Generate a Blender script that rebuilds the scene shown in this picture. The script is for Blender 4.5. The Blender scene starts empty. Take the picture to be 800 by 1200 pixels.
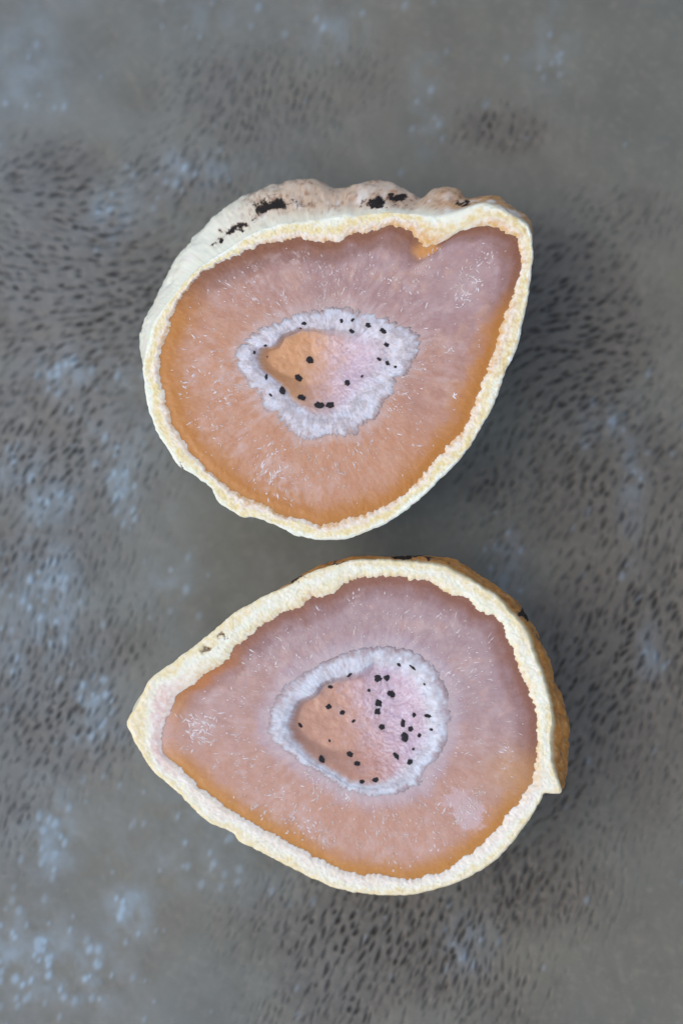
import bpy, math, random
import numpy as np
from mathutils import Vector, Matrix

random.seed(7)
RNG = np.random.RandomState(11)
scene = bpy.context.scene
C = scene.collection
MM = 0.001
PI = math.pi

# ------------------------------------------------------------------ camera
FACE_Z = 25.0            # height of the sawn faces above the table, mm
CAM_DIST = 400.0
TILT = math.radians(6)
LENS = 36 * CAM_DIST / 133.2
cam_d = bpy.data.cameras.new('camera')
cam = bpy.data.objects.new('camera', cam_d)
C.objects.link(cam)
scene.camera = cam
cam_d.sensor_fit = 'VERTICAL'
cam_d.sensor_height = 36
cam_d.sensor_width = 24
cam_d.lens = LENS
cam_d.clip_start = 0.01
cam_d.clip_end = 50
cam_loc = Vector((0, -CAM_DIST * math.sin(TILT), FACE_Z + CAM_DIST * math.cos(TILT)))
cam.location = cam_loc * MM
cam.rotation_euler = (TILT, 0, 0)
cam_d.dof.use_dof = True
cam_d.dof.focus_distance = 0.4005
cam_d.dof.aperture_fstop = 11.5
cam_d.dof.aperture_blades = 0
CAM_ROT = Matrix.Rotation(TILT, 3, 'X')

# ------------------------------------------------------------------ light
SUN_EL, SUN_AZ = math.radians(64), math.radians(200)    # from the lower left of the picture
w = bpy.data.worlds.new('World')
scene.world = w
w.use_nodes = True
nt = w.node_tree
bg = nt.nodes['Background']
sky = nt.nodes.new('ShaderNodeTexSky')
sky.sky_type = 'NISHITA'
sky.sun_disc = False
sky.sun_elevation = SUN_EL
sd = Vector((math.cos(SUN_AZ) * math.cos(SUN_EL), math.sin(SUN_AZ) * math.cos(SUN_EL), math.sin(SUN_EL)))
sky.sun_rotation = math.atan2(sd.x, sd.y)
sky.air_density = 1.0
sky.dust_density = 4.0
sky.ozone_density = 1.0
nt.links.new(sky.outputs[0], bg.inputs[0])
bg.inputs[1].default_value = 0.15
sl = bpy.data.lights.new('sun', 'SUN')
sun = bpy.data.objects.new('sun', sl)
C.objects.link(sun)
sl.energy = 0.5
sl.angle = math.radians(120)
sl.color = (1.0, 0.96, 0.90)
sun.rotation_euler = sd.to_track_quat('Z', 'Y').to_euler()
vs = scene.view_settings
vs.view_transform = 'Standard'
vs.look = 'None'
vs.exposure = 0.24
vs.gamma = 1
vs.use_curve_mapping = False

# ------------------------------------------------------------------ helpers
def lin(*c):
    c = np.asarray(c, float) / 255.0
    return np.where(c <= 0.04045, c / 12.92, ((c + 0.055) / 1.055) ** 2.4)

def ray(px, py):
    """direction of the line of sight through a point of the 800x1200 photograph"""
    k = 36.0 / 1200.0
    return CAM_ROT @ Vector(((px - 400) * k, (600 - py) * k, -LENS))

def hash3(ix, iy, iz, seed):
    n = (ix.astype(np.int64) * 374761393 + iy.astype(np.int64) * 668265263
         + iz.astype(np.int64) * 1274126177 + seed * 974634777) & 0xffffffff
    n = ((n ^ (n >> 13)) * 1274126177) & 0xffffffff
    n = ((n ^ (n >> 16)) * 2246822519) & 0xffffffff
    n = n ^ (n >> 15)
    return (n & 0xffffff) / float(0xffffff)

def vnoise(x, y, z=0.0, seed=0):
    x, y, z = np.broadcast_arrays(np.asarray(x, float), y, z)
    ix, iy, iz = np.floor(x), np.floor(y), np.floor(z)
    fx, fy, fz = x - ix, y - iy, z - iz
    fx, fy, fz = [f * f * (3 - 2 * f) for f in (fx, fy, fz)]
    flat = not np.any(z)
    r = 0
    for dz in ((0,) if flat else (0, 1)):
        wz = 1.0 if flat else (fz if dz else 1 - fz)
        for dy in (0, 1):
            wy = fy if dy else 1 - fy
            for dx in (0, 1):
                wx = fx if dx else 1 - fx
                r = r + hash3(ix + dx, iy + dy, iz + dz, seed) * wx * wy * wz
    return r * 2 - 1

def fbm(x, y, z=0.0, seed=0, oct=4, gain=0.5):
    a, s, r = 1.0, 0.0, 0
    for o in range(oct):
        f = 2.03 ** o
        r = r + a * vnoise(np.asarray(x) * f + 17.3 * o, np.asarray(y) * f + 5.1 * o, np.asarray(z) * f, seed + o)
        s += a
        a *= gain
    return r / s

def sstep(a, b, x):
    t = np.clip((x - a) / (b - a), 0, 1)
    return t * t * (3 - 2 * t)

def mixc(a, b, t):
    t = np.asarray(t)[..., None]
    return a * (1 - t) + b * t

def build_mesh(name, P, quads, tris, attrs, mat, parent=None):
    """P (n,3) in mm, index arrays; one mesh object"""
    me = bpy.data.meshes.new(name)
    P = np.ascontiguousarray(P, dtype=np.float32) * MM
    me.vertices.add(len(P))
    me.vertices.foreach_set('co', P.ravel())
    nq, ntr = len(quads), len(tris)
    loops = np.concatenate([np.asarray(quads, np.int32).ravel(), np.asarray(tris, np.int32).ravel()])
    starts = np.concatenate([np.arange(nq) * 4, nq * 4 + np.arange(ntr) * 3]).astype(np.int32)
    me.loops.add(len(loops))
    me.loops.foreach_set('vertex_index', loops.astype(np.int32))
    me.polygons.add(nq + ntr)
    me.polygons.foreach_set('loop_start', starts)
    me.update(calc_edges=True)
    me.validate()
    for k, v in attrs.items():
        v = np.asarray(v, np.float32)
        if v.ndim == 2 and v.shape[1] == 3 and k == 'fib':
            a = me.attributes.new(k, 'FLOAT_VECTOR', 'POINT')
            a.data.foreach_set('vector', v.ravel())
        elif v.ndim == 2:
            v4 = np.ones((len(v), 4), np.float32)
            v4[:, :3] = v
            a = me.attributes.new(k, 'FLOAT_COLOR', 'POINT')
            a.data.foreach_set('color', v4.ravel())
        else:
            a = me.attributes.new(k, 'FLOAT', 'POINT')
            a.data.foreach_set('value', v)
    me.materials.append(mat)
    me.polygons.foreach_set('use_smooth', np.ones(nq + ntr, bool))
    o = bpy.data.objects.new(name, me)
    C.objects.link(o)
    if parent:
        o.parent = parent
    return o

def ring_quads(nr, N, close_r=False):
    i = np.arange(nr if close_r else nr - 1)[:, None]
    j = np.arange(N)[None, :]
    i2 = (i + 1) % nr
    j2 = (j + 1) % N
    return np.stack(np.broadcast_arrays(i * N + j, i * N + j2, i2 * N + j2, i2 * N + j), -1).reshape(-1, 4)

# ------------------------------------------------------------------ materials
class NT:
    def __init__(s, name):
        s.m = bpy.data.materials.new(name)
        s.m.use_nodes = True
        s.t = s.m.node_tree
        s.b = s.t.nodes['Principled BSDF']
    def n(s, typ, **kw):
        d = s.t.nodes.new(typ)
        for k, v in kw.items():
            if k in d.inputs.keys():
                d.inputs[k].default_value = v
            else:
                setattr(d, k, v)
        return d
    def l(s, a, b):
        s.t.links.new(a, b)
    def attr(s, name, out='Color'):
        d = s.n('ShaderNodeAttribute')
        d.attribute_name = name
        return d.outputs[out]
    def ramp(s, fac, stops):
        r = s.n('ShaderNodeValToRGB')
        e = r.color_ramp.elements
        while len(e) < len(stops):
            e.new(0.5)
        for k, (p, c) in enumerate(stops):
            e[k].position = p
            e[k].color = c if len(c) == 4 else (*c, 1)
        s.l(fac, r.inputs[0])
        return r.outputs[0]
    def mix(s, fac, a, b, mode='MIX'):
        d = s.n('ShaderNodeMix', data_type='RGBA', blend_type=mode)
        for sock, v in ((d.inputs[0], fac), (d.inputs[6], a), (d.inputs[7], b)):
            if hasattr(v, 'is_output'):
                s.l(v, sock)
            else:
                sock.default_value = v if not isinstance(v, tuple) or len(v) == 4 else (*v, 1)
        return d.outputs[2]
    def math(s, op, a, b=0.0, clamp=False):
        d = s.n('ShaderNodeMath', operation=op, use_clamp=clamp)
        for sock, v in ((d.inputs[0], a), (d.inputs[1], b)):
            if hasattr(v, 'is_output'):
                s.l(v, sock)
            else:
                sock.default_value = v
        return d.outputs[0]
    def pos(s):
        return s.n('ShaderNodeTexCoord').outputs['Object']
    def noise(s, vec, scale, detail=3, rough=0.5, dist=0.0):
        d = s.n('ShaderNodeTexNoise')
        d.inputs['Scale'].default_value = scale
        d.inputs['Detail'].default_value = detail
        d.inputs['Roughness'].default_value = rough
        d.inputs['Distortion'].default_value = dist
        s.l(vec, d.inputs['Vector'])
        return d.outputs[0]
    def vor(s, vec, scale, feature='F1', out='Distance'):
        d = s.n('ShaderNodeTexVoronoi', feature=feature)
        d.inputs['Scale'].default_value = scale
        s.l(vec, d.inputs['Vector'])
        return d.outputs[out]
    def bump(s, h, strength, dist, prev=None):
        d = s.n('ShaderNodeBump')
        d.inputs['Strength'].default_value = strength
        d.inputs['Distance'].default_value = dist
        s.l(h, d.inputs['Height'])
        if prev:
            s.l(prev, d.inputs['Normal'])
        return d.outputs[0]

BLK, WHT = (0, 0, 0), (1, 1, 1)

def mat_crust():
    t = NT('chalky_rind')
    p = t.pos()
    n1 = t.noise(p, 1400, 4, 0.6)
    n2 = t.noise(p, 420, 4, 0.6)
    cut = t.math('ADD', t.math('MULTIPLY', t.attr('cut', 'Fac'), 0.85), 0.15)
    c = t.mix(t.math('MULTIPLY', t.ramp(n1, [(0.40, BLK), (0.65, WHT)]), t.math('MULTIPLY', cut, 0.55)), t.attr('Col'), (0.88, 0.89, 0.84), 'MIX')
    c = t.mix(t.math('MULTIPLY', t.ramp(n2, [(0.5, BLK), (0.72, WHT)]), 0.26), c, (0.84, 0.72, 0.54), 'MULTIPLY')
    # soot / manganese stains broken up by fine noise
    st = t.math('MULTIPLY', t.attr('stain', 'Fac'), 0.86)
    brk = t.noise(p, 1300, 6, 0.8, 0.8)
    hal = t.math('MULTIPLY', t.math('SUBTRACT', t.math('ADD', st, t.noise(p, 700, 5, 0.7)), 0.98), 3.5, True)
    c = t.mix(t.math('MULTIPLY', hal, 0.75), c, (0.30, 0.17, 0.10))
    sm = t.math('MULTIPLY', t.math('SUBTRACT', t.math('ADD', st, brk), 1.12), 14.0, True)
    c = t.mix(sm, c, (0.018, 0.015, 0.014))
    t.l(c, t.b.inputs['Base Color'])
    t.b.inputs['Roughness'].default_value = 0.75
    t.b.inputs['Specular IOR Level'].default_value = 0.3
    t.b.inputs['Subsurface Weight'].default_value = 0.35
    t.b.inputs['Subsurface Radius'].default_value = (1, 0.75, 0.45)
    t.b.inputs['Subsurface Scale'].default_value = 0.0007
    b = t.bump(n1, 0.28, 0.00012)
    b = t.bump(n2, 0.3, 0.0002, b)
    t.l(b, t.b.inputs['Normal'])
    return t.m

def mat_quartz():
    t = NT('banded_quartz')
    p = t.pos()
    fib = t.attr('fib', 'Vector')
    s1 = t.noise(fib, 1.0, 4, 0.62, 0.3)
    s2 = t.noise(fib, 3.2, 3, 0.6, 0.2)
    cl = t.noise(p, 150, 4, 0.6)
    fine = t.noise(p, 2200, 3, 0.7)
    c = t.attr('Col')
    veil = t.attr('veil', 'Fac')
    f = t.math('MULTIPLY', t.ramp(s1, [(0.44, BLK), (0.70, WHT)]), t.ramp(cl, [(0.40, BLK), (0.60, WHT)]))
    f = t.math('MULTIPLY', t.math('MULTIPLY', f, veil), 0.62)
    c = t.mix(f, c, (0.60, 0.49, 0.48))
    g = t.math('MULTIPLY', t.math('MULTIPLY', t.ramp(s2, [(0.60, BLK), (0.80, WHT)]), t.math('MULTIPLY', veil, t.ramp(t.noise(p, 260, 3, 0.6), [(0.45, BLK), (0.62, WHT)]))), 0.5)
    c = t.mix(g, c, (0.66, 0.56, 0.54))
    d = t.math('MULTIPLY', t.ramp(s1, [(0.25, WHT), (0.48, BLK)]), 0.22)
    c = t.mix(d, c, (0.62, 0.45, 0.36), 'MULTIPLY')
    sp = t.math('MULTIPLY', t.ramp(fine, [(0.66, BLK), (0.80, WHT)]), t.math('MULTIPLY', veil, 0.5))
    c = t.mix(sp, c, (0.75, 0.70, 0.70))
    t.l(c, t.b.inputs['Base Color'])
    rr = t.ramp(t.noise(p, 700, 4, 0.7), [(0.3, (0.16,) * 3), (0.75, (0.38,) * 3)])
    t.l(rr, t.b.inputs['Roughness'])
    t.b.inputs['IOR'].default_value = 1.5
    t.b.inputs['Subsurface Weight'].default_value = 0.4
    t.b.inputs['Subsurface Radius'].default_value = (1.0, 0.55, 0.35)
    t.b.inputs['Subsurface Scale'].default_value = 0.0012
    b = t.bump(s1, 0.12, 0.00015)
    b = t.bump(t.noise(p, 500, 3, 0.6), 0.10, 0.0001, b)
    t.l(b, t.b.inputs['Normal'])
    return t.m

def mat_druse():
    t = NT('druzy_crystals')
    p = t.pos()
    c = t.attr('Col')
    cr = t.attr('crys', 'Fac')
    wv = t.n('ShaderNodeVectorMath', operation='ADD')
    nz = t.n('ShaderNodeTexNoise')
    nz.inputs['Scale'].default_value = 700
    t.l(p, nz.inputs['Vector'])
    sc = t.n('ShaderNodeVectorMath', operation='SCALE')
    sc.inputs['Scale'].default_value = 0.0006
    t.l(nz.outputs['Color'], sc.inputs[0])
    t.l(p, wv.inputs[0])
    t.l(sc.outputs[0], wv.inputs[1])
    ve = t.vor(wv.outputs[0], 1500, 'DISTANCE_TO_EDGE')
    line = t.math('MULTIPLY', t.ramp(ve, [(0.0, WHT), (0.10, BLK)]), t.ramp(t.noise(p, 600, 3, 0.6), [(0.44, BLK), (0.62, WHT)]))
    c = t.mix(t.math('MULTIPLY', line, t.math('MULTIPLY', cr, 0.55)), c, (0.80, 0.76, 0.82))
    v = t.vor(p, 2300, 'F1', 'Color')
    vb = t.n('ShaderNodeSeparateColor')
    t.l(v, vb.inputs[0])
    c = t.mix(t.math('MULTIPLY', t.math('MULTIPLY', t.ramp(vb.outputs[0], [(0.4, BLK), (1.0, WHT)]), cr), 0.35), c, (0.74, 0.70, 0.78))
    c = t.mix(t.math('MULTIPLY', t.ramp(t.noise(p, 500, 5, 0.65), [(0.35, WHT), (0.6, BLK)]), 0.22), c, (0.55, 0.42, 0.38), 'MULTIPLY')
    t.l(c, t.b.inputs['Base Color'])
    t.b.inputs['Roughness'].default_value = 0.32
    t.b.inputs['Subsurface Weight'].default_value = 0.7
    t.b.inputs['Subsurface Radius'].default_value = (1.0, 0.7, 0.55)
    t.b.inputs['Subsurface Scale'].default_value = 0.0022
    h = t.math('MULTIPLY', t.vor(p, 2000), cr)
    b = t.bump(h, 0.45, 0.00016)
    b = t.bump(t.math('MULTIPLY', t.noise(p, 1500, 4, 0.6), cr), 0.35, 0.00012, b)
    t.l(b, t.b.inputs['Normal'])
    return t.m

def mat_spot():
    t = NT('black_mineral')
    p = t.pos()
    n = t.noise(p, 2500, 3, 0.6)
    t.l(t.ramp(n, [(0.3, (0.004, 0.004, 0.006)), (0.8, (0.028, 0.026, 0.034))]), t.b.inputs['Base Color'])
    t.b.inputs['Roughness'].default_value = 0.38
    t.l(t.bump(n, 0.6, 0.0002), t.b.inputs['Normal'])
    return t.m

def mat_fleck():
    t = NT('white_crystal')
    p = t.pos()
    n = t.noise(p, 300, 2, 0.5)
    t.l(t.ramp(n, [(0.42, (0.62, 0.50, 0.45)), (0.62, (0.78, 0.72, 0.73))]), t.b.inputs['Base Color'])
    t.b.inputs['Roughness'].default_value = 0.5
    t.b.inputs['Subsurface Weight'].default_value = 0.3
    t.b.inputs['Subsurface Radius'].default_value = (1, 0.8, 0.7)
    t.b.inputs['Subsurface Scale'].default_value = 0.0003
    return t.m

def mat_table():
    t = NT('textured_tabletop')
    p = t.pos()
    g = t.attr('groove', 'Fac')
    r = t.attr('sky_sheen', 'Fac')
    big = t.noise(p, 22, 4, 0.55)
    mid = t.noise(p, 110, 4, 0.6)
    fine = t.noise(p, 900, 3, 0.6)
    zn = t.attr('worn', 'Fac')
    c = t.mix(zn, t.ramp(big, [(0.3, tuple(lin(92, 97, 91))), (0.7, tuple(lin(105, 105, 94)))]), t.ramp(big, [(0.3, tuple(lin(78, 80, 76))), (0.7, tuple(lin(98, 94, 84)))]))
    c = t.mix(t.math('MULTIPLY', t.ramp(mid, [(0.35, WHT), (0.62, BLK)]), 0.30), c, tuple(lin(76, 76, 71)))
    c = t.mix(t.math('MULTIPLY', t.ramp(fine, [(0.5, BLK), (0.75, WHT)]), 0.20), c, tuple(lin(140, 134, 126)))
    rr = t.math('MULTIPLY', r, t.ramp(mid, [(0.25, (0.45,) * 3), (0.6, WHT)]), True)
    c = t.mix(rr, c, tuple(lin(134, 158, 176)))  # sky reflections painted as a pale blue base colour
    c = t.mix(t.math('MULTIPLY', g, 1.0, True), c, tuple(lin(26, 25, 24)))
    t.l(c, t.b.inputs['Base Color'])
    t.b.inputs['Roughness'].default_value = 0.5
    t.b.inputs['Specular IOR Level'].default_value = 0.45
    t.l(t.bump(mid, 0.35, 0.0008), t.b.inputs['Normal'])
    return t.m

# ------------------------------------------------------------------ the tabletop
def ground_pt(px, py):
    d = ray(px, py)
    s = -cam_loc.z / d.z
    q = cam_loc + d * s
    return q.x, q.y

K = ground_pt(401, 600)[0] - ground_pt(400, 600)[0]      # mm on the table per photograph pixel

def make_table():
    step = 0.175
    def axis(half):
        core = np.arange(-half, half + 1e-6, step)
        g, out, d = half, [], step
        while g < 420:
            d *= 1.16
            g += d
            out.append(g)
        out = np.array(out)
        return np.concatenate([-out[::-1], core, out]), len(out)
    X, ox = axis(53.0)
    Y, oy = axis(79.0)
    gx, gy = np.meshgrid(X, Y)
    nx, ny = len(X), len(Y)
    # zones, in photograph pixels -> points on the table (x, y, radius x, radius y, strength)
    zone_dash = [(90, 340, 120, 110, 0.95), (60, 210, 90, 50, 0.6), (60, 520, 120, 110, 0.75), (50, 640, 90, 70, 0.55),
                 (300, 120, 110, 90, 0.40), (210, 210, 90, 60, 0.45), (590, 150, 55, 26, 0.8), (675, 390, 85, 110, 0.95),
                 (650, 300, 90, 50, 0.6), (720, 260, 100, 60, 0.3), (700, 560, 130, 120, 0.62), (600, 560, 70, 60, 0.5),
                 (740, 760, 130, 170, 0.75), (660, 900, 70, 90, 0.5), (720, 950, 100, 80, 0.25), (600, 640, 40, 60, 0.4),
                 (60, 820, 110, 110, 0.62), (120, 760, 70, 60, 0.5), (450, 1110, 140, 80, 0.8), (600, 1040, 110, 70, 0.6),
                 (390, 1160, 90, 60, 0.7), (560, 1150, 90, 60, 0.45), (10, 950, 40, 90, 0.4), (420, 90, 60, 60, 0.25),
                 (30, 880, 60, 30, 0.5), (560, 1170, 60, 40, 0.3)]
    zone_sheen = [(230, 200, 40, 26, 0.8), (130, 250, 30, 40, 0.6), (148, 570, 16, 34, 1.2), (80, 430, 50, 26, 0.7), (140, 440, 24, 30, 0.6),
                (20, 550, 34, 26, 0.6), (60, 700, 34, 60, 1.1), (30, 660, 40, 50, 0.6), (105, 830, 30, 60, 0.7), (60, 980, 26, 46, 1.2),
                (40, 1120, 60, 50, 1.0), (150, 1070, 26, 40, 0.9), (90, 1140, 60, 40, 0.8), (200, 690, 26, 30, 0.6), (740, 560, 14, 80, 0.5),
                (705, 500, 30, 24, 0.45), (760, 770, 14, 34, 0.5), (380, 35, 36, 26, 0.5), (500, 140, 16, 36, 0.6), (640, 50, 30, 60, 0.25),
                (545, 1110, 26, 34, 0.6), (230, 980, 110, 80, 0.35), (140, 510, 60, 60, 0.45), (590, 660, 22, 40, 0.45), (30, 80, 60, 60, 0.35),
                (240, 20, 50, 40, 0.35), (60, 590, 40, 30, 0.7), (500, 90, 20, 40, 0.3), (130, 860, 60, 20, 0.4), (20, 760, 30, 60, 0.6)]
    def field(zones, x, y):
        f = np.zeros_like(x)
        for px, py, rx, ry, s in zones:
            cx, cy = ground_pt(px, py)
            q = ((x - cx) / (rx * K)) ** 2 + ((y - cy) / (ry * K)) ** 2
            f = np.maximum(f, s * np.exp(-q * 0.9))
        return f
    # coarse lookups for stamps
    groove = np.zeros((ny, nx))
    sheen = np.zeros((ny, nx))
    x0, y0 = X[ox], Y[oy]
    def stamp(arr, cx, cy, a, b, ang, s, p=2.0):
        rad = max(a, b) * 2.2
        i0 = int((cx - rad - x0) / step) + ox; i1 = int((cx + rad - x0) / step) + ox + 2
        j0 = int((cy - rad - y0) / step) + oy; j1 = int((cy + rad - y0) / step) + oy + 2
        if i0 < ox or j0 < oy or i1 > nx - ox or j1 > ny - oy:
            return
        xx, yy = gx[j0:j1, i0:i1] - cx, gy[j0:j1, i0:i1] - cy
        u = xx * math.cos(ang) + yy * math.sin(ang)
        v = -xx * math.sin(ang) + yy * math.cos(ang)
        q = (u / a) ** 2 + (v / b) ** 2
        arr[j0:j1, i0:i1] = np.maximum(arr[j0:j1, i0:i1], s * np.exp(-q ** (p / 2)))
    # rows of short pressed dashes
    sx, sy = 11.5 * K, 11.0 * K
    pts = []
    nj = int(158 / sy)
    for j in range(nj):
        for i in range(int(106 / sx)):
            x = -53 + (i + 0.5 * (j % 2)) * sx + random.gauss(0, 0.26) * sx
            y = -79 + j * sy + random.gauss(0, 0.26) * sy
            pts.append((x, y))
    pts = np.array(pts)
    wx = pts[:, 0] + 2.2 * fbm(pts[:, 0] / 16, pts[:, 1] / 16, seed=31, oct=2)
    wy = pts[:, 1] + 2.6 * fbm(pts[:, 0] / 14, pts[:, 1] / 14, seed=37, oct=2)
    S = 1.25 * field(zone_dash, wx, wy) * (0.75 + 0.5 * fbm(wx / 9, wy / 9, seed=5, oct=2)) + 0.05
    # direction: slanting upright on the right and below, lying flat at the upper left
    cxl, cyl = ground_pt(80, 290)
    flat = np.exp(-(((wx - cxl) / 17) ** 2 + ((wy - cyl) / 15) ** 2))
    cx2, cy2 = ground_pt(670, 370)
    flat2 = 0.55 * np.exp(-(((wx - cx2) / 11) ** 2 + ((wy - cy2) / 13) ** 2))
    fl = np.clip(flat + flat2, 0, 1)
    ang = math.radians(62) * (1 - fl) + math.radians(-14) * fl + 0.35 * fbm(wx / 12, wy / 12, seed=9, oct=2)
    for x, y, s, a in zip(wx, wy, S, ang):
        s *= random.uniform(0.30, 1.35) * float(sstep(0.03, 0.32, s))
        if s < 0.05:
            continue
        ln = random.uniform(3.5, 9.0) * K
        stamp(groove, x, y, ln, random.uniform(1.2, 2.3) * K, a + random.gauss(0, 0.13), min(s, 1.0), 2.8)
    # pale bluish spots: sky reflections painted into the colour, slightly raised
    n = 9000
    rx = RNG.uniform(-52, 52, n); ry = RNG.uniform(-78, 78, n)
    R = field(zone_sheen, rx, ry)
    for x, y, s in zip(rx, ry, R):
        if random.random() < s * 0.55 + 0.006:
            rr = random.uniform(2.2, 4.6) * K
            stamp(sheen, x, y, rr * 1.35, rr * random.uniform(0.6, 1.0), math.radians(70), min(1, 0.35 + s * random.uniform(0.4, 0.9)), 3.0)
    soft = field(zone_sheen, gx, gy) * 0.62 * np.clip(0.55 + 1.1 * fbm(gx / 2.0, gy / 2.4, seed=77, oct=4), 0, 1.3)  # soft bluish patches of painted sky reflection around the spots
    sheen = np.clip(np.maximum(sheen * 0.85, 0) + soft, 0, 1)
    left = sstep(30, -50, gx) * 0.24  # light from the left, painted as a bluer tint on that side
    sheen = np.clip(sheen + left * (0.6 + 0.5 * fbm(gx / 9, gy / 9, seed=3, oct=3)), 0, 1)
    zd = field(zone_dash, gx, gy)
    worn = sstep(0.12, 0.5, zd + 0.22 * fbm(gx / 6, gy / 6, seed=61, oct=4))
    z = -0.42 * groove + 0.10 * sheen + 0.10 * zd * fbm(gx / 1.1, gy / 0.9, seed=21, oct=2) + 0.35 * fbm(gx / 12, gy / 12, seed=23, oct=3)
    z -= z.max() + 0.0
    fade = np.maximum(sstep(60, 53, np.abs(gx)) * sstep(88, 79, np.abs(gy)), 0.0)
    z = z * fade - 0.35 * (1 - fade)
    P = np.stack([gx, gy, z], -1).reshape(-1, 3)
    i = np.arange(ny - 1)[:, None] * nx + np.arange(nx - 1)[None, :]
    Q = np.stack([i, i + 1, i + nx + 1, i + nx], -1).reshape(-1, 4)
    # skirt and underside give the board its thickness
    per = np.concatenate([np.arange(nx), np.arange(1, ny) * nx + nx - 1, (ny - 1) * nx + np.arange(nx - 2, -1, -1), np.arange(ny - 2, 0, -1) * nx])
    low = P[per].copy(); low[:, 2] = -18
    base = len(P); m = len(per)
    k = np.arange(m)
    SQ = np.stack([per[(k + 1) % m], per[k], base + k, base + (k + 1) % m], -1)
    P = np.vstack([P, low, [[0, 0, -18.0]]])
    TR = np.stack([base + (k + 1) % m, base + k, np.full(m, base + m)], -1)
    pad = np.zeros(m + 1)
    o = build_mesh('tabletop', P, np.vstack([Q, SQ]), TR,
                   {'groove': np.concatenate([(groove * fade).ravel(), pad]), 'sky_sheen': np.concatenate([(sheen * fade).ravel(), pad]),
                    'worn': np.concatenate([worn.ravel(), pad])}, mat_table())
    o['kind'] = 'structure'
    return o

make_table()

# ------------------------------------------------------------------ the stones
M_CRUST, M_QUARTZ, M_DRUSE, M_SPOT, M_FLECK = mat_crust(), mat_quartz(), mat_druse(), mat_spot(), mat_fleck()
N = 1250
TH = np.arange(N) / N * 2 * PI

class Stone:
    def __init__(s, name, centre, tilt, label, seed):
        s.seed = seed
        d = ray(*centre)
        q = cam_loc + d * ((FACE_Z - cam_loc.z) / d.z)
        s.M = Matrix.Translation(q) @ Matrix.Rotation(tilt[1], 4, 'Y') @ Matrix.Rotation(tilt[0], 4, 'X')
        s.Mi = s.M.inverted()
        s.root = bpy.data.objects.new(name, None)
        C.objects.link(s.root)
        s.root.empty_display_size = 0.01
        s.H = s.M.translation.z
        # the Empty sits at the stone's foot; parts are modelled relative to the sawn face
        s.root['label'] = label
        s.root['category'] = 'geode'
        s.root['group'] = 'two halves of one sawn geode on the tabletop'
        mat = s.M.copy()
        base = mat @ Matrix.Translation((0, 0, -s.H))
        s.dz = s.H
        base.translation *= MM
        s.root.matrix_world = base
    def loc(s, px, py, z=0.0):
        o = s.Mi @ cam_loc
        d = s.Mi.to_3x3() @ ray(px, py)
        k = (z - o.z) / d.z
        p = o + d * k
        return p.x, p.y
    def contour(s, pts, z=0.0):
        """radius for every direction round the stone's middle"""
        q = np.array([s.loc(px, py, z) for px, py in pts])
        # Catmull-Rom through the traced points
        n = len(q)
        out = []
        for i in range(n):
            p0, p1, p2, p3 = q[i - 1], q[i], q[(i + 1) % n], q[(i + 2) % n]
            for t in np.linspace(0, 1, 10, endpoint=False):
                out.append(0.5 * ((2 * p1) + (p2 - p0) * t + (2 * p0 - 5 * p1 + 4 * p2 - p3) * t * t + (3 * p1 - p0 - 3 * p2 + p3) * t ** 3))
        q = np.array(out)
        a = np.mod(np.arctan2(q[:, 1], q[:, 0]), 2 * PI)
        r = np.hypot(q[:, 0], q[:, 1])
        o = np.argsort(a)
        return np.interp(TH, a[o], r[o], period=2 * PI)
    def rough(s, r, freq, amp, seed, oct=3, kind='fbm'):
        x, y = r * np.cos(TH), r * np.sin(TH)
        f = fbm(x * freq, y * freq, seed=seed, oct=oct, gain=0.6)
        if kind == 'ridge':
            f = 1 - 2.4 * np.abs(f)
        return r + amp * f
    def emit(s, name, rings, mat, attrs, close_r=False, cap_end=False, label=None):
        """rings: list of (r array, z array)"""
        R = np.array([np.broadcast_to(a, N) for a, _ in rings])
        Z = np.array([np.broadcast_to(b, N) for _, b in rings])
        P = np.stack([R * np.cos(TH), R * np.sin(TH), Z + s.dz], -1)
        nr = len(rings)
        P = P.reshape(-1, 3)
        o = build_mesh(name, P, ring_quads(nr, N, close_r), np.zeros((0, 3), np.int32), attrs, mat, s.root)
        if label:
            o['label'] = label
        return o

def stains(st, pts, X, Y):
    f = np.zeros_like(X)
    WX = 1.9 * fbm(X * 0.9, Y * 0.9, seed=301, oct=5, gain=0.7)
    WY = 1.9 * fbm(X * 0.9, Y * 0.9, seed=311, oct=5, gain=0.7)
    for px, py, rx, ry, a, v, z in pts:
        cx, cy = st.loc(px, py, z)
        k = 0.111
        a = math.radians(a)
        dx, dy = X - cx + WX, Y - cy + WY * 0.6
        u, w_ = dx * math.cos(a) + dy * math.sin(a), -dx * math.sin(a) + dy * math.cos(a)
        f = np.maximum(f, v * np.exp(-((u / (1.25 * rx * k)) ** 2 + (w_ / (1.25 * ry * k)) ** 2) ** 1.5))
    return f

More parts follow.
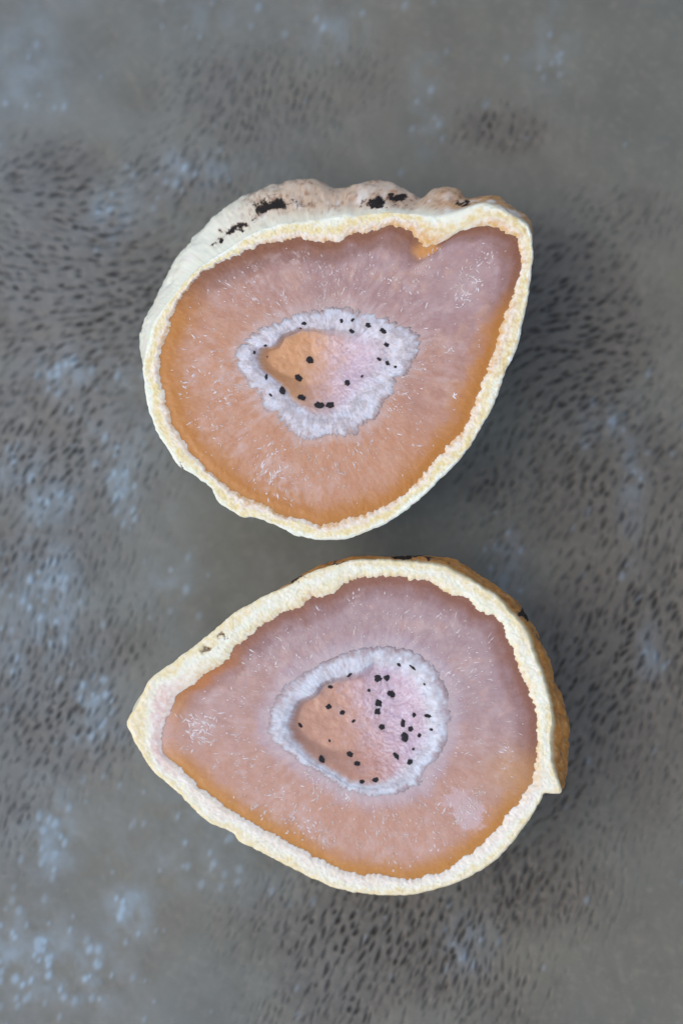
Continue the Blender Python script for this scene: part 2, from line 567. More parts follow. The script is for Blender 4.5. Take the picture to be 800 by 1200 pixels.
def make_stone(name, label, centre, tilt, seed, T, cfg):
    s = Stone(name, centre, tilt, label, seed)
    Ro = s.rough(s.contour(T['rim']), 0.9, 0.20, seed + 1, 4)
    Rs = np.maximum(s.contour(T['sil'], -6.0), Ro)
    bulge = Rs - Ro
    Ri0 = s.contour(T['inner'])
    Ri = s.rough(s.rough(Ri0, 1.1, 0.34, seed + 2, 3), 3.0, 0.24, seed + 8, 2)
    Ri = np.minimum(Ri, Ro - 0.6)
    Rd = s.rough(s.contour(T['druse']), 1.5, cfg['teeth'], seed + 3, 3, 'ridge')
    Rc = s.rough(s.contour(T['cav']), 1.3, 0.32, seed + 4, 3)
    Rc = np.minimum(Rc, Rd - 0.35)
    ct, sn = np.cos(TH), np.sin(TH)

    # ---------------- crust: underside, outer wall, sawn rim, inner wall
    rings, U, Sd = [], [], []
    H = s.H - 0.25
    nsh = 56
    for k in range(nsh):
        q = 1 - k / (nsh - 1)
        sdep = q ** 1.15                       # 1 bottom .. 0 rim
        prof = max(0.0, 1 - sdep ** 3.2) ** (1 / 2.1)
        b = np.sin(np.clip(sdep / 0.26, 0, 1) * PI / 2)
        r = (Ro + bulge * b) * prof * (1 - 0.10 * sdep * (bulge < 0.3)) * (1 - 0.02 * sdep)
        z = -H * sdep
        x, y = r * ct, r * sn
        lump = fbm(x * 0.22, y * 0.22, z * 0.22, seed + 40, 4) * 0.7 + fbm(x * 0.9, y * 0.9, z * 0.9, seed + 44, 3) * 0.28
        pit = np.maximum(0, fbm(x * 0.6, y * 0.6, z * 0.6, seed + 49, 3) - 0.25) * 1.2
        wgt = sstep(0, 0.10, sdep) * sstep(1.0, 0.93, sdep)
        r = np.maximum(r + (lump - pit) * wgt * (0.35 + 0.65 * np.clip(bulge / 2, 0, 1)), 0.0)
        rings.append((r, np.broadcast_to(z, N))); U.append(np.full(N, -1 - sdep)); Sd.append(np.full(N, sdep))
    nrim = 34
    for k in range(1, nrim + 1):
        u = k / nrim
        r = Ro * (1 - u) + Ri * u
        x, y = r * ct, r * sn
        edge = np.minimum(sstep(0, 0.10, u), 1)
        z = 0.22 * edge + 0.10 * fbm(x * 1.5, y * 1.5, seed=seed + 50, oct=4, gain=0.6) * edge
        z = z + 0.05 * vnoise(x * 4.5, y * 4.5, seed=seed + 55) * edge
        z = z - stains(s, [(p[0], p[1], p[2], p[3], p[4], 0.9, 0) for p in cfg['pits']], x, y)
        z = z * (1 - sstep(0.72, 1.0, u)) - 0.03 * sstep(0.9, 1.0, u)
        rings.append((r, z)); U.append(np.full(N, u)); Sd.append(np.zeros(N))
    for r, z in ((Ri - 0.01, -0.08), (Ri * 0.995, -0.9), (Ri * 0.98, -2.0), (Ri * 0.90, -7.6), (Ri * 0.3, -8.4), (Ri * 0.001, -8.4)):
        rings.append((r, np.full(N, z))); U.append(np.full(N, 1.0)); Sd.append(np.zeros(N))
    R = np.array([a for a, _ in rings]); U = np.array(U); Sd = np.array(Sd)
    X, Y = R * ct, R * sn
    Zr = np.array([b for _, b in rings])
    col = cfg['crust_col'](X, Y, Zr, U, Sd, s)
    st = stains(s, cfg['stains'], X, Y) * (Zr > -13)
    pitm = stains(s, [(p[0], p[1], p[2], p[3], p[4], 1.0, 0) for p in cfg['pits']], X, Y)
    col = mixc(col, lin(120, 82, 52), np.clip(pitm * 1.3, 0, 1) * (U > 0))
    s.emit('rind', rings, M_CRUST, {'Col': col.reshape(-1, 3), 'stain': st.ravel(), 'cut': (U > -0.5).astype(float).ravel()})

    # ---------------- quartz body (closed ring of translucent stone)
    rings, T_ = [], []
    rings.append((Rd * 0.93, np.full(N, -8.0))); T_.append(1.0)
    rings.append((Rd * 0.96, np.full(N, -1.5))); T_.append(1.0)
    nq = 68
    for k in range(nq):
        t = 1 - k / (nq - 1)                       # 1 at druse .. 0 at rind
        a, b = Ri + 0.25, Rd - 0.35
        r = a * (1 - t) + b * t
        x, y = r * ct, r * sn
        dist = Ri - r
        z = -0.04 + 0.05 * fbm(x * 0.35, y * 0.35, seed=seed + 60, oct=3) + 0.012 * vnoise(x * 3.2, y * 3.2, seed=seed + 65)
        z = z - 0.06 * sstep(1.2, 0.1, Ri0 - r)
        rings.append((r, z)); T_.append(t)
    rings.append((Ri + 0.1, np.full(N, -1.4))); T_.append(0.0)
    rings.append((Ri * 0.91, np.full(N, -7.4))); T_.append(0.0)
    R = np.array([a for a, _ in rings])
    X, Y = R * ct, R * sn
    dist = Ri - R
    dist_s = (Ri0 + 0.15) - R
    dd = R - Rd
    col, veil = cfg['quartz_col'](X, Y, dist, dist_s, dd, s)
    hz = fbm(X * 1.5, Y * 1.5, seed=seed + 95, oct=4, gain=0.65)
    ray_n = fbm(np.broadcast_to(ct * 16, X.shape), np.broadcast_to(sn * 16, X.shape), R * 0.5, seed + 97, 3)
    col = mixc(col, lin(192, 176, 176), cfg['feather'] * sstep(1.7, 0.0, dd + 1.3 * ray_n))
    for px, py, sp, n, ln in cfg['clusters']:
        cx, cy = s.loc(px, py)
        g = np.exp(-((X - cx) ** 2 + (Y - cy) ** 2) / (sp * 0.111 * 1.5) ** 2)
        col = mixc(col, lin(204, 186, 184), g * sstep(-0.15, 0.5, hz) * 0.42 * sstep(1.0, 2.2, dist_s))
    A = np.broadcast_to(TH, R.shape)
    fib = np.stack([np.cos(A) * 15, np.sin(A) * 15, R * 0.42], -1)
    s.emit('quartz', rings, M_QUARTZ, {'Col': col.reshape(-1, 3), 'veil': veil.ravel(), 'fib': fib.reshape(-1, 3)}, close_r=True)
    def quartz_z(x, y):
        return -0.04 + 0.05 * fbm(x * 0.35, y * 0.35, seed=seed + 60, oct=3) + 0.012 * vnoise(x * 3.2, y * 3.2, seed=seed + 65)

    # ---------------- druzy lining: pale band and the hollow
    rings, V = [], []
    rings.append((np.zeros(N) + 0.001, np.full(N, -8.2))); V.append(-1)
    rings.append((Rd * 0.9, np.full(N, -8.2))); V.append(-1)
    rings.append((Rd * 0.985, np.full(N, -1.0))); V.append(0)
    rings.append((Rd + 0.01, np.full(N, -0.075))); V.append(0)
    for k in range(12):
        v = k / 11
        r = Rd * (1 - v) + Rc * v
        x, y = r * ct, r * sn
        z = -0.035 + 0.07 * sstep(0, 0.5, v) + 0.10 * fbm(x * 2.6, y * 2.6, seed=seed + 70, oct=4, gain=0.7) * sstep(0, .5, v) - 0.15 * sstep(0.75, 1, v)
        rings.append((r, z)); V.append(v)
    steep = cfg['steep'](TH)
    ker = np.exp(-(np.arange(-60, 61) / 26.0) ** 2); ker /= ker.sum()
    Rcs = np.convolve(np.concatenate([Rc[-60:], Rc, Rc[:60]]), ker, 'valid')
    nf = 96
    for k in range(1, nf + 1):
        v = (k / nf) ** 1.25
        bl = sstep(0, 0.3, v)
        r = (Rc * (1 - bl) + Rcs * bl) * (1 - v) + 0.001
        x, y = r * ct, r * sn
        prof = sstep(0, 1, np.clip(v / steep, 0, 1)) * 0.75 + 0.25 * np.clip(v, 0, 1) ** 0.7
        am = sstep(0, 0.1, v) * np.minimum(1.0, r / 0.6)
        z = -0.12 - cfg['depth'] * prof + am * (0.12 * fbm(x * 0.9, y * 0.9, seed=seed + 75, oct=3) + 0.05 * sstep(-3, 3, x) * vnoise(x * 3.6, y * 3.6, seed=seed + 79))
        rings.append((r, z)); V.append(1 + v)
    R = np.array([a for a, _ in rings])
    Z = np.array([np.broadcast_to(b, N) for _, b in rings])
    V = np.array(V)[:, None] * np.ones(N)
    X, Y = R * ct, R * sn
    col, crys = cfg['druse_col'](X, Y, V, s)
    s.emit('crystal_lining', rings, M_DRUSE, {'Col': col.reshape(-1, 3), 'crys': crys.ravel()})
    # surface lookup for what sits on it
    top = np.arange(4, len(rings))
    LX, LY, LZ = X[top], Y[top], Z[top]
    def lining(x, y):
        q = (LX - x) ** 2 + (LY - y) ** 2
        i = np.unravel_index(np.argmin(q), q.shape)
        # local slope
        j2, j1 = (i[1] + 12) % N, (i[1] - 12) % N
        a0, a1 = max(i[0] - 3, 0), min(i[0] + 3, len(top) - 1)
        def P(a, b): return Vector((LX[a, b], LY[a, b], LZ[a, b]))
        n = (P(a1, i[1]) - P(a0, i[1])).cross(P(i[0], j2) - P(i[0], j1))
        if n.z < 0: n = -n
        if n.length < 1e-6: n = Vector((0, 0, 1))
        n.normalize()
        n = (n + Vector((0, 0, 1.0))).normalized()
        return float(LZ[i]), n

    # ---------------- black mineral spots, each its own part
    for px, py, rr, asp, an in cfg['spots']:
        z = -cfg['depth'] * 0.6
        for _ in range(4):
            x, y = s.loc(px, py, z)
            z, nrm = lining(x, y)
        o = bpy.data.objects.new('mineral_spot', random.choice(SPOTS))
        C.objects.link(o)
        o.parent = s.root
        rad = rr * 0.100
        q = nrm.to_track_quat('Z', 'Y').to_matrix().to_4x4()
        m4 = Matrix.Translation(Vector((x, y, z + s.dz)) * MM) @ q @ Matrix.Rotation(math.radians(an), 4, 'Z') @ Matrix.Diagonal((rad * MM * asp, rad * MM / asp ** 0.5, rad * MM * 0.55, 1))
        o.matrix_local = m4

    # ---------------- pale crystal flecks frozen in the quartz
    V_, F_ = [], []
    rr0 = random.Random(seed)
    def fleck(x, y, ln, wd, a):
        d = Vector((math.cos(a), math.sin(a)))
        n = Vector((-d.y, d.x))
        z0 = float(quartz_z(np.array([x]), np.array([y]))[0]) + s.dz
        z0 += 0.03
        b = len(V_)
        hgt = 0.03 + wd * 0.10
        k1 = rr0.uniform(-0.35, 0.35)
        for u, v_, h_ in ((-1, 0, -0.02), (k1, -1, -0.02), (1, rr0.uniform(-.4, .4), -0.02), (k1 * 0.5, 1, -0.02), (k1 + rr0.uniform(-.2, .2), rr0.uniform(-.4, .4), 1)):
            V_.append((x + d.x * u * ln / 2 + n.x * v_ * wd / 2, y + d.y * u * ln / 2 + n.y * v_ * wd / 2, z0 + (hgt if h_ == 1 else -0.04)))
        F_.extend([(b, b + 1, b + 4), (b + 1, b + 2, b + 4), (b + 2, b + 3, b + 4), (b + 3, b, b + 4)])
    for k in range(cfg['n_fleck']):
        th = rr0.uniform(0, 2 * PI)
        i = int(th / (2 * PI) * N) % N
        t = rr0.random() ** 0.8
        r = (Ri[i] - 1.6) * (1 - t) + (Rd[i] + 0.2) * t
        x, y = r * math.cos(th), r * math.sin(th)
        if float(fbm(np.array([x * 0.35]), np.array([y * 0.35]), seed=seed + 90, oct=2)[0]) < rr0.uniform(-0.35, 0.45):
            continue
        fleck(x, y, rr0.uniform(0.2, 0.5) if rr0.random() < 0.8 else rr0.uniform(0.5, 1.4), rr0.uniform(0.08, 0.24), th + rr0.gauss(0, 0.45))
    for px, py, sp, n, ln in cfg['clusters']:
        for k in range(int(n * 0.75)):
            x, y = s.loc(px + rr0.gauss(0, sp), py + rr0.gauss(0, sp))
            i = int(math.atan2(y, x) / (2 * PI) * N) % N
            if not (Rd[i] < math.hypot(x, y) < Ri[i] - 0.8):
                continue
            fleck(x, y, rr0.uniform(0.3, 1.3) * ln, rr0.uniform(0.12, 0.30), math.atan2(y, x) + rr0.gauss(0, 0.9))
    o = build_mesh('crystal_flecks', np.array(V_), np.zeros((0, 4), np.int32), np.array(F_), {}, M_FLECK, s.root)
    o['kind'] = 'stuff'
    o.data.polygons.foreach_set('use_smooth', np.zeros(len(F_), bool))
    return s

# a few lumpy shapes shared by all the black spots
def spot_mesh(seed):
    import bmesh
    bm = bmesh.new()
    bmesh.ops.create_icosphere(bm, subdivisions=3, radius=1)
    for v in bm.verts:
        c = np.array(v.co)
        f = 0.92 + 0.5 * float(fbm(np.array([c[0] * 2.3]), c[1] * 2.3, c[2] * 2.3 + 3, seed, 3)[0])
        v.co = v.co * f
    me = bpy.data.meshes.new('mineral_spot')
    bm.to_mesh(me)
    bm.free()
    me.materials.append(M_SPOT)
    return me
SPOTS = [spot_mesh(k * 13 + 1) for k in range(8)]

# ================================================================== upper half
A = {}
A['rim'] = [(173, 405), (181, 377), (200, 350), (222, 324), (244, 306), (269, 290), (297, 272), (319, 265), (337, 260), (369, 257), (400, 251),
            (421, 252), (452, 248), (485, 250), (515, 252), (540, 246), (565, 238), (584, 243), (606, 256), (619, 266), (624, 293), (620, 337), (612, 377), (604, 410),
            (590, 441), (577, 476), (562, 504), (543, 533), (515, 563), (484, 591), (452, 613), (415, 629), (390, 632), (369, 632), (344, 626), (320, 614), (300, 607), (281, 604),
            (256, 588), (247, 572), (225, 555), (208, 544), (197, 526), (183, 504), (173, 472), (169, 447), (168, 425)]
A['sil'] = [(165, 419), (165, 395), (170, 370), (180, 345), (200, 310), (225, 277), (255, 247), (290, 226), (320, 213), (345, 208), (375, 209), (395, 216), (412, 215), (434, 210),
            (462, 212), (484, 223), (496, 229), (509, 220), (524, 217), (540, 221), (549, 231), (568, 229), (587, 232), (606, 245), (621, 257), (625, 275), (622, 300), (612, 350)] + \
           [(600, 400), (560, 495), (480, 580), (390, 615), (300, 590), (230, 545), (185, 480)]
A['inner'] = [(187, 425), (190, 405), (197, 388), (201, 371), (212, 349), (228, 327), (253, 310), (275, 299), (297, 290), (312, 285), (337, 281), (356, 279), (375, 283), (400, 281),
              (409, 275), (437, 271), (456, 265), (474, 268), (484, 275), (493, 284), (504, 289), (519, 283), (535, 273), (552, 267), (574, 265), (594, 272), (606, 284), (610, 315),
              (602, 340), (593, 365), (584, 390), (576, 416), (565, 451), (552, 479), (543, 504), (521, 526), (506, 544), (487, 566), (465, 585), (440, 597), (409, 607), (390, 613),
              (369, 613), (350, 607), (325, 600), (306, 591), (284, 582), (266, 569), (247, 554), (228, 535), (212, 513), (200, 491), (194, 466), (187, 440)]
A['druse'] = [(280, 413), (282, 431), (294, 449), (309, 464), (312, 479), (327, 482), (330, 494), (351, 509), (369, 512), (384, 506), (399, 509), (417, 506), (423, 495), (438, 488),
              (447, 470), (459, 458), (462, 443), (474, 437), (483, 419), (490, 398), (480, 386), (462, 380), (447, 371), (426, 366), (402, 362), (375, 365), (348, 368), (327, 377), (306, 386), (288, 401)]
A['cav'] = [(297, 413), (301, 407), (318, 404), (330, 392), (351, 384), (375, 384), (396, 384), (414, 387), (432, 385), (450, 392), (464, 402), (466, 420), (455, 434), (446, 449),
            (430, 464), (412, 480), (390, 491), (366, 488), (345, 474), (333, 461), (318, 446), (303, 434), (297, 424)]

def crust_A(X, Y, Z, U, Sd, s):
    n = fbm(X * 0.7, Y * 0.7, Z * 0.7, 401, 3)
    n2 = fbm(X * 2.2, Y * 2.2, Z * 2.2, 402, 3)
    u = U + 0.22 * n2 + 0.35 * fbm(X * 0.28, Y * 0.28, seed=405, oct=2)
    white, yel, cream, amber = lin(226, 234, 218), lin(224, 212, 160), lin(226, 218, 210), lin(208, 158, 78)
    c = mixc(np.broadcast_to(white, X.shape + (3,)), yel, sstep(0.05, 0.35, u))
    c = mixc(c, cream, sstep(0.50, 0.75, u) * 0.8)
    c = mixc(c, amber, sstep(0.68, 1.10, u) * 0.8)
    # more amber at the upper right and where the rind reaches into the quartz
    cx, cy = s.loc(500, 285)
    c = mixc(c, amber, np.clip(np.exp(-((X - cx) / 2.4) ** 2 - ((Y - cy) / 2.0) ** 2) * 0.9 * (U > 0.3), 0, 1))
    right = sstep(12, 24, X) * (U > 0)
    c = mixc(c, lin(205, 178, 120), right * sstep(-0.2, 0.4, n2) * 0.6)
    shell = mixc(np.broadcast_to(lin(228, 234, 220), X.shape + (3,)), lin(206, 184, 160), sstep(-18, -2, X) * sstep(6, 15, Y))
    shell = mixc(shell, lin(192, 140, 78), sstep(10, 20, X + 5 * n) * sstep(2, 10, Y) * 0.85)
    shell = mixc(shell, lin(150, 98, 66), sstep(0.10, 0.45, n2) * sstep(-16, -6, X) * sstep(4, 12, Y) * 0.75)
    shell = mixc(shell, lin(232, 230, 222), sstep(0.05, 0.4, n) * sstep(0.22, 0.05, Sd) * 0.8)
    k = (U <= -0.999)
    c = np.where(k[..., None], mixc(shell, white, sstep(0.06, 0.0, Sd) * 0.7), c)
    return c

def quartz_A(X, Y, dist, ds, dd, s):
    n = fbm(X * 0.16, Y * 0.16, seed=411, oct=3)
    n2 = fbm(X * 0.7, Y * 0.7, seed=412, oct=3)
    # warm lower left, mauve upper right
    g = sstep(-10, 16, Y * 0.95 + X * 0.35 + 5 * n)
    c = mixc(np.broadcast_to(lin(184, 136, 106), X.shape + (3,)), lin(160, 130, 130), g)
    c = mixc(c, lin(192, 156, 136), sstep(0.0, 0.6, n2) * 0.45)
    # iron-stained margin
    top = sstep(4, 12, Y + 2 * n)
    marg = mixc(np.broadcast_to(lin(176, 116, 40), X.shape + (3,)), lin(132, 86, 60), top)
    wdt = 3.0 + 1.6 * n2 + 1.0 * sstep(0, -14, X)
    c = mixc(c, marg, sstep(1.35, 0.15, ds / wdt))
    c = mixc(c, lin(128, 92, 84), np.exp(-((ds - 2.6) / 0.8) ** 2) * 0.55 * top)
    cx, cy = s.loc(503, 296)
    m = np.exp(-((X - cx) / 2.3) ** 2 - ((Y - cy) / 1.5) ** 2) + 0.35 * n2
    c = mixc(c, lin(204, 146, 76), 0.85 * sstep(0.1, 0.9, m) * sstep(3.5, 1.5, ds))
    veil = sstep(1.5, 4.0, ds) * (0.75 + 0.5 * n2)
    veil = np.clip(veil + 0.3 * sstep(2.5, 0.2, dd), 0, 1)
    cx, cy = s.loc(545, 335)
    c = mixc(c, lin(196, 176, 176), 0.35 * np.exp(-((X - cx) / 3) ** 2 - ((Y - cy) / 3) ** 2))
    return c, veil

def druse_A(X, Y, V, s):
    n = fbm(X * 1.3, Y * 1.3, seed=421, oct=4)
    band = mixc(np.broadcast_to(lin(180, 178, 184), X.shape + (3,)), lin(208, 212, 222), sstep(-0.3, 0.5, n))
    g = sstep(-4.5, 4.5, X + 1.6 * n - 0.15 * Y)
    floor = mixc(np.broadcast_to(lin(206, 158, 114), X.shape + (3,)), lin(198, 180, 194), g)
    low = sstep(-4.0, -7.5, Y + 0.8 * n)
    floor = mixc(floor, lin(196, 176, 178), low * 0.6)
    wd = 0.14 + 0.40 * sstep(-2, 5, X)
    c = mixc(band, floor, sstep(0.0, 1.0, (V - 1.0) / wd))
    c = mixc(c, lin(168, 138, 130), sstep(0.28, 0.0, V + 0.35 * n) * 0.8 * (V >= 0))
    crys = np.where(V < 1.05, 0.8, 0.06 + 0.94 * np.maximum(g, low))
    return c, crys

def steep_A(th):
    d = 0.5 + 0.5 * np.cos(th + 0.85)           # 1 toward the lower right
    return 0.08 + 0.85 * d

cfgA = dict(
    crust_col=crust_A, quartz_col=quartz_A, druse_col=druse_A, steep=steep_A, depth=1.8, teeth=0.50, feather=0.45,
    pits=[(214, 545, 2, 2, 0, 0)],
    stains=[(318, 243, 22, 12, 12, 1.0, -3), (276, 268, 15, 8, 32, 0.95, -1.5), (254, 283, 9, 6, 40, 0.9, -1), (350, 241, 30, 9, 0, 0.74, -3), (300, 256, 16, 8, 25, 0.74, -2),
            (440, 239, 18, 9, 8, 0.98, -2), (466, 231, 16, 7, 10, 0.95, -3), (545, 234, 9, 7, 0, 1.0, -1.5), (172, 372, 3, 14, -15, 0.7, -2),
            (310, 228, 70, 16, 20, 0.62, -4), (455, 238, 45, 14, 0, 0.66, -3), (520, 236, 24, 9, 0, 0.62, -2)],
    n_fleck=1500,
    clusters=[(548, 330, 9, 60, 0.9), (572, 300, 7, 26, 0.7), (543, 348, 6, 24, 0.7), (527, 405, 5, 8, 0.8), (262, 470, 10, 20, 0.8), (270, 440, 14, 18, 0.7), (314, 560, 12, 24, 1.1),
              (330, 548, 8, 18, 0.9), (395, 550, 8, 18, 1.0), (490, 320, 12, 18, 0.7), (225, 440, 12, 26, 0.8), (340, 575, 14, 20, 0.8), (250, 500, 14, 18, 0.8), (350, 300, 18, 12, 0.6),
              (490, 525, 3, 4, 0.9), (532, 465, 3, 4, 0.9), (300, 320, 22, 14, 0.6), (510, 300, 10, 12, 0.6), (470, 345, 14, 14, 0.6)],
    spots=[(363, 422, 4.9, 1, 0), (350, 443, 5.0, 1.15, -10), (331, 458, 4.8, 1.1, -40), (353, 466, 5, 1.05, 0), (374, 475, 5.6, 1.2, -10), (387, 475, 5.4, 1.15, 10), (407, 449, 4.6, 1, 0),
           (424, 441, 2, 1, 0), (356, 379, 2.8, 1.2, 20), (352, 384, 2.0, 1.3, -20), (400, 376, 2.7, 1.2, -40), (413, 375, 2.3, 1.4, 0), (412, 388, 3.3, 1.4, -30), (431, 381, 3.6, 1.1, 0),
           (449, 388, 3.9, 1.3, -10), (453, 404, 3.3, 1.3, 70), (444, 421, 2.6, 1.4, 70), (454, 426, 3.2, 1.4, 80), (463, 430, 1.9, 1, 0), (298, 413, 2.3, 1.3, 20), (311, 405, 1.8, 1.3, 0),
           (313, 418, 1.2, 1, 0), (312, 442, 2.8, 1.5, -65), (317, 463, 2.0, 1.7, 80)])
make_stone('geode_half', 'upper geode half with black-stained cream shell showing along its top and orange left cavity floor',
           (385, 425), (math.radians(1.5), math.radians(-1.5)), 100, A, cfgA)

# ================================================================== lower half
B = {}
B['rim'] = [(150, 842), (160, 829), (168, 811), (177, 795), (204, 775), (231, 755), (251, 738), (275, 718), (309, 699), (342, 684), (356, 675), (376, 667), (410, 657), (444, 656),
            (494, 659), (521, 664), (552, 680), (579, 697), (599, 718), (616, 738), (626, 768), (636, 792), (643, 819), (647, 842), (646, 862), (646, 885), (651, 907), (658, 928), (648, 930), (638, 930),
            (631, 941), (619, 961), (602, 985), (579, 1009), (552, 1026), (521, 1039), (471, 1049), (410, 1045), (376, 1034), (342, 1017), (309, 1000), (282, 987), (272, 975), (248, 965),
            (224, 945), (204, 924), (180, 904), (164, 880), (153, 860)]
B['sil'] = [(155, 838), (180, 800), (251, 742), (310, 702), (342, 681), (365, 668), (410, 653), (444, 649), (477, 648), (511, 651), (538, 659), (562, 674), (589, 691), (609, 707), (629, 734),
            (643, 768), (653, 795), (663, 826), (668, 849), (669, 880), (667, 905), (661, 925), (640, 926), (620, 945), (570, 1000), (500, 1030), (420, 1030), (300, 980), (200, 900)]
B['inner'] = [(190, 856), (200, 832), (211, 812), (228, 802), (241, 788), (265, 775), (275, 758), (292, 745), (309, 731), (329, 719), (353, 711), (363, 701), (386, 697), (410, 682),
              (444, 675), (477, 677), (504, 682), (525, 694), (545, 702), (562, 716), (582, 724), (592, 741), (602, 765), (609, 785), (619, 809), (626, 829), (629, 856), (627, 891),
              (623, 914), (609, 938), (592, 958), (579, 975), (562, 992), (538, 1009), (515, 1022), (494, 1027), (477, 1031), (450, 1026), (410, 1023), (376, 1007), (342, 988),
              (309, 972), (275, 951), (241, 928), (214, 901), (194, 884), (188, 870)]
B['druse'] = [(316, 860), (318, 835), (333, 806), (358, 786), (385, 775), (410, 765), (435, 760), (465, 760), (490, 768), (510, 785), (522, 810), (527, 840), (522, 865), (512, 885),
              (503, 897), (495, 906), (490, 918), (470, 927), (440, 933), (415, 928), (395, 918), (375, 905), (355, 895), (342, 883), (326, 873)]
B['cav'] = [(334, 845), (345, 822), (366, 812), (373, 802), (393, 793), (419, 786), (434, 776), (448, 774), (471, 777), (488, 787), (500, 805), (506, 828), (508, 851), (505, 871),
            (494, 888), (480, 902), (471, 915), (454, 921), (431, 924), (408, 919), (393, 910), (376, 900), (356, 888), (346, 874), (336, 862)]

def crust_B(X, Y, Z, U, Sd, s):
    n = fbm(X * 0.7, Y * 0.7, Z * 0.7, 501, 3)
    n2 = fbm(X * 2.2, Y * 2.2, Z * 2.2, 502, 3)
    u = U + 0.22 * n2 + 0.35 * fbm(X * 0.28, Y * 0.28, seed=505, oct=2)
    white, yel, cream, amber = lin(228, 234, 218), lin(226, 216, 174), lin(228, 222, 212), lin(212, 168, 104)
    c = mixc(np.broadcast_to(yel, X.shape + (3,)), white, sstep(0.15, 0.45, u) * 0.85)
    c = mixc(c, yel, sstep(0.50, 0.80, u) * 0.75)
    low = sstep(4, -4, Y + 0.3 * X)
    c = mixc(c, cream, low * sstep(0.35, 0.7, u) * 0.9)
    c = mixc(c, amber, sstep(0.82, 1.12, u) * 0.65 * (1 - low * 0.7))
    tip = sstep(-22, -27, X)
    c = mixc(c, lin(214, 188, 184), tip * sstep(0.45, 0.8, u) * 0.8)
    shell = mixc(np.broadcast_to(lin(190, 124, 48), X.shape + (3,)), lin(218, 166, 92), sstep(-0.1, 0.5, n2) * 0.6)
    shell = mixc(shell, lin(120, 76, 40), sstep(0.15, 0.5, n) * 0.6)
    shell = mixc(shell, white, sstep(-8, -16, X) * 0.85)
    k = (U <= -0.999)
    c = np.where(k[..., None], mixc(shell, yel, sstep(0.04, 0.0, Sd) * 0.8), c)
    return c

def quartz_B(X, Y, dist, ds, dd, s):
    n = fbm(X * 0.16, Y * 0.16, seed=511, oct=3)
    n2 = fbm(X * 0.7, Y * 0.7, seed=512, oct=3)
    g = sstep(-14, 12, Y + X * 0.25 + 5 * n)
    c = mixc(np.broadcast_to(lin(188, 146, 126), X.shape + (3,)), lin(168, 144, 146), g)
    c = mixc(c, lin(198, 166, 156), sstep(0.0, 0.6, n2) * 0.4)
    top = sstep(-6, 4, Y + 0.25 * X + 2 * n)
    marg = mixc(np.broadcast_to(lin(184, 128, 56), X.shape + (3,)), lin(140, 96, 78), top)
    cx, cy = s.loc(250, 795)
    marg = mixc(marg, lin(176, 112, 56), np.exp(-((X - cx) / 5) ** 2 - ((Y - cy) / 4) ** 2))
    wdt = 2.6 + 1.2 * n2
    k = sstep(1.35, 0.15, ds / wdt)
    lt = s.loc(188, 858)
    k = k * (1 - np.exp(-((X - lt[0]) / 2.2) ** 2 - ((Y - lt[1]) / 2.6) ** 2))
    c = mixc(c, marg, k)
    c = mixc(c, lin(136, 100, 96), np.exp(-((ds - 2.3) / 0.8) ** 2) * 0.5 * top)
    tp = s.loc(180, 850)
    c = mixc(c, lin(200, 170, 166), 0.7 * np.exp(-((X - tp[0]) / 2.6) ** 2 - ((Y - tp[1]) / 3.5) ** 2))
    rt = s.loc(598, 905)
    c = mixc(c, lin(190, 148, 104), 0.7 * np.exp(-((X - rt[0]) / 3.2) ** 2 - ((Y - rt[1]) / 3.2) ** 2))
    wt = s.loc(546, 950)
    m = np.exp(-(((X - wt[0]) * 0.8 + (Y - wt[1]) * 0.6) / 2.0) ** 2 - (((X - wt[0]) * -0.6 + (Y - wt[1]) * 0.8) / 3.2) ** 2)
    c = mixc(c, lin(206, 186, 192), sstep(0.30, 0.55, m + 0.45 * fbm(X * 1.3, Y * 1.3, seed=517, oct=4)) * sstep(0.05, 0.3, m) * 0.55)
    c = mixc(c, lin(178, 166, 182), 0.65 * sstep(2.6, 0.0, dd + 0.8 * n2) * sstep(-14, 0, Y + 8))
    veil = np.clip(sstep(1.5, 4.0, ds) * (0.75 + 0.5 * n2) + 0.3 * sstep(2.5, 0.2, dd), 0, 1)
    return c, veil

def druse_B(X, Y, V, s):
    n = fbm(X * 1.3, Y * 1.3, seed=521, oct=4)
    band = mixc(np.broadcast_to(lin(190, 192, 200), X.shape + (3,)), lin(210, 218, 228), sstep(-0.3, 0.5, n))
    g = sstep(-4.0, 5.5, X + 2.2 * n + 0.35 * Y)
    floor = mixc(np.broadcast_to(lin(198, 156, 134), X.shape + (3,)), lin(194, 174, 190), g)
    floor = mixc(floor, lin(196, 150, 134), np.exp(-((X - 1) / 3) ** 2 - ((Y + 5) / 3) ** 2) * 0.6)
    wd = 0.14 + 0.10 * sstep(0, 7, X)
    c = mixc(band, floor, sstep(0.0, 1.0, (V - 1.0) / wd))
    c = mixc(c, lin(172, 148, 150), sstep(0.55, 0.0, V + 0.35 * n) * 0.9 * (V >= 0))
    crys = np.where(V < 1.05, 0.55, 0.12 + 0.88 * g)
    return c, crys

def steep_B(th):
    d = 0.5 + 0.5 * np.cos(th + 0.85)
    return 0.08 + 0.7 * d

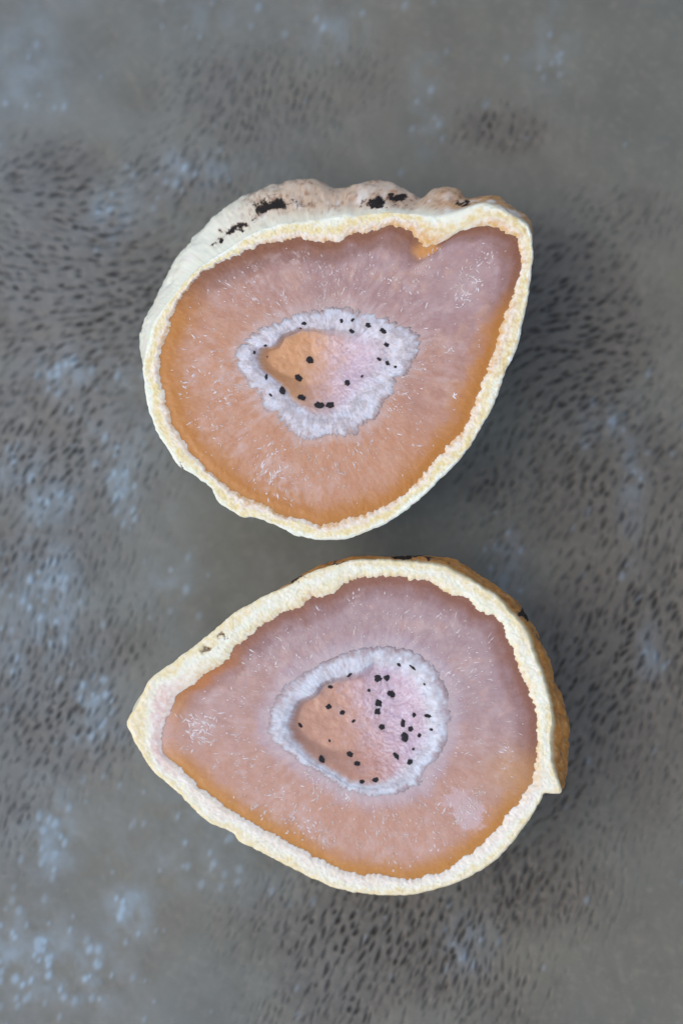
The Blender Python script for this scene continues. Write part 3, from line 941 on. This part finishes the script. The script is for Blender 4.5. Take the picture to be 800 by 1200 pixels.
cfgB = dict(
    crust_col=crust_B, quartz_col=quartz_B, druse_col=druse_B, steep=steep_B, depth=1.8, teeth=0.30, feather=0.6,
    pits=[(241, 762, 5, 3.0, 25, 0), (262, 746, 3, 2.2, 60, 0)],
    stains=[(350, 676, 16, 6, 28, 1.0, -1.5), (480, 651, 30, 6, 0, 1.0, -2), (390, 660, 20, 4, 15, 0.85, -2), (614, 720, 10, 9, -55, 0.95, -4), (652, 800, 5, 8, -60, 1.0, -5), (632, 748, 14, 8, -60, 0.8, -4),
            (610, 703, 20, 4, -45, 0.55, -5), (660, 850, 4, 26, 0, 0.5, -5)],
    n_fleck=1500,
    clusters=[(238, 855, 12, 60, 1.0), (226, 848, 8, 24, 1.0), (298, 946, 8, 20, 0.6), (330, 958, 12, 30, 0.6), (365, 975, 12, 26, 0.6), (387, 985, 6, 14, 0.6), (545, 950, 8, 50, 0.9), (562, 932, 6, 20, 0.8),
              (538, 965, 6, 20, 0.7), (362, 905, 4, 16, 0.7), (490, 912, 3, 14, 0.6), (285, 905, 14, 18, 0.7), (593, 882, 4, 6, 0.8), (450, 990, 18, 26, 0.7), (500, 980, 16, 18, 0.6),
              (345, 760, 20, 24, 0.7), (420, 700, 16, 12, 0.6), (530, 740, 18, 14, 0.6), (300, 790, 20, 20, 0.6)],
    spots=[(443, 795, 5.6, 1.1, 0), (453, 794, 4.2, 1, 0), (458, 813, 5, 1.1, 0), (432, 809, 2.4, 1.1, 0), (443, 824, 5.4, 1, 0), (442, 834, 4.9, 1.1, 80), (447, 852, 4, 1, 0), (409, 791, 2.8, 1.4, 10),
           (387, 805, 2.7, 1.3, -15), (385, 828, 4, 1.1, -50), (401, 835, 3.4, 1, 0), (414, 845, 2.4, 1.2, 50), (352, 850, 2.7, 1.5, -15), (386, 868, 1.7, 1.5, -40), (377, 890, 4.6, 1.15, -45),
           (410, 884, 4.2, 1.1, -20), (418, 895, 4, 1, 0), (424, 916, 3, 1.2, 20), (440, 914, 4, 1, 0), (472, 848, 4, 1.6, 35), (481, 854, 3.9, 1, 0), (474, 864, 5.6, 1.2, 30), (485, 838, 3.1, 1.1, 20),
           (501, 839, 3.1, 1.5, 80), (491, 862, 2.8, 1, 0), (505, 855, 1.9, 1.3, 80), (484, 878, 2, 1.3, 20), (464, 886, 4, 1.4, 80), (480, 893, 4.2, 1, 0), (467, 779, 2.4, 1.2, -30),
           (483, 782, 2.6, 2.0, 0), (497, 802, 1.5, 1.2, 0)])
make_stone('geode_half', 'lower geode half with pointed left tip and brown-orange shell along its right side',
           (425, 850), (math.radians(-1.0), math.radians(1.5)), 200, B, cfgB)
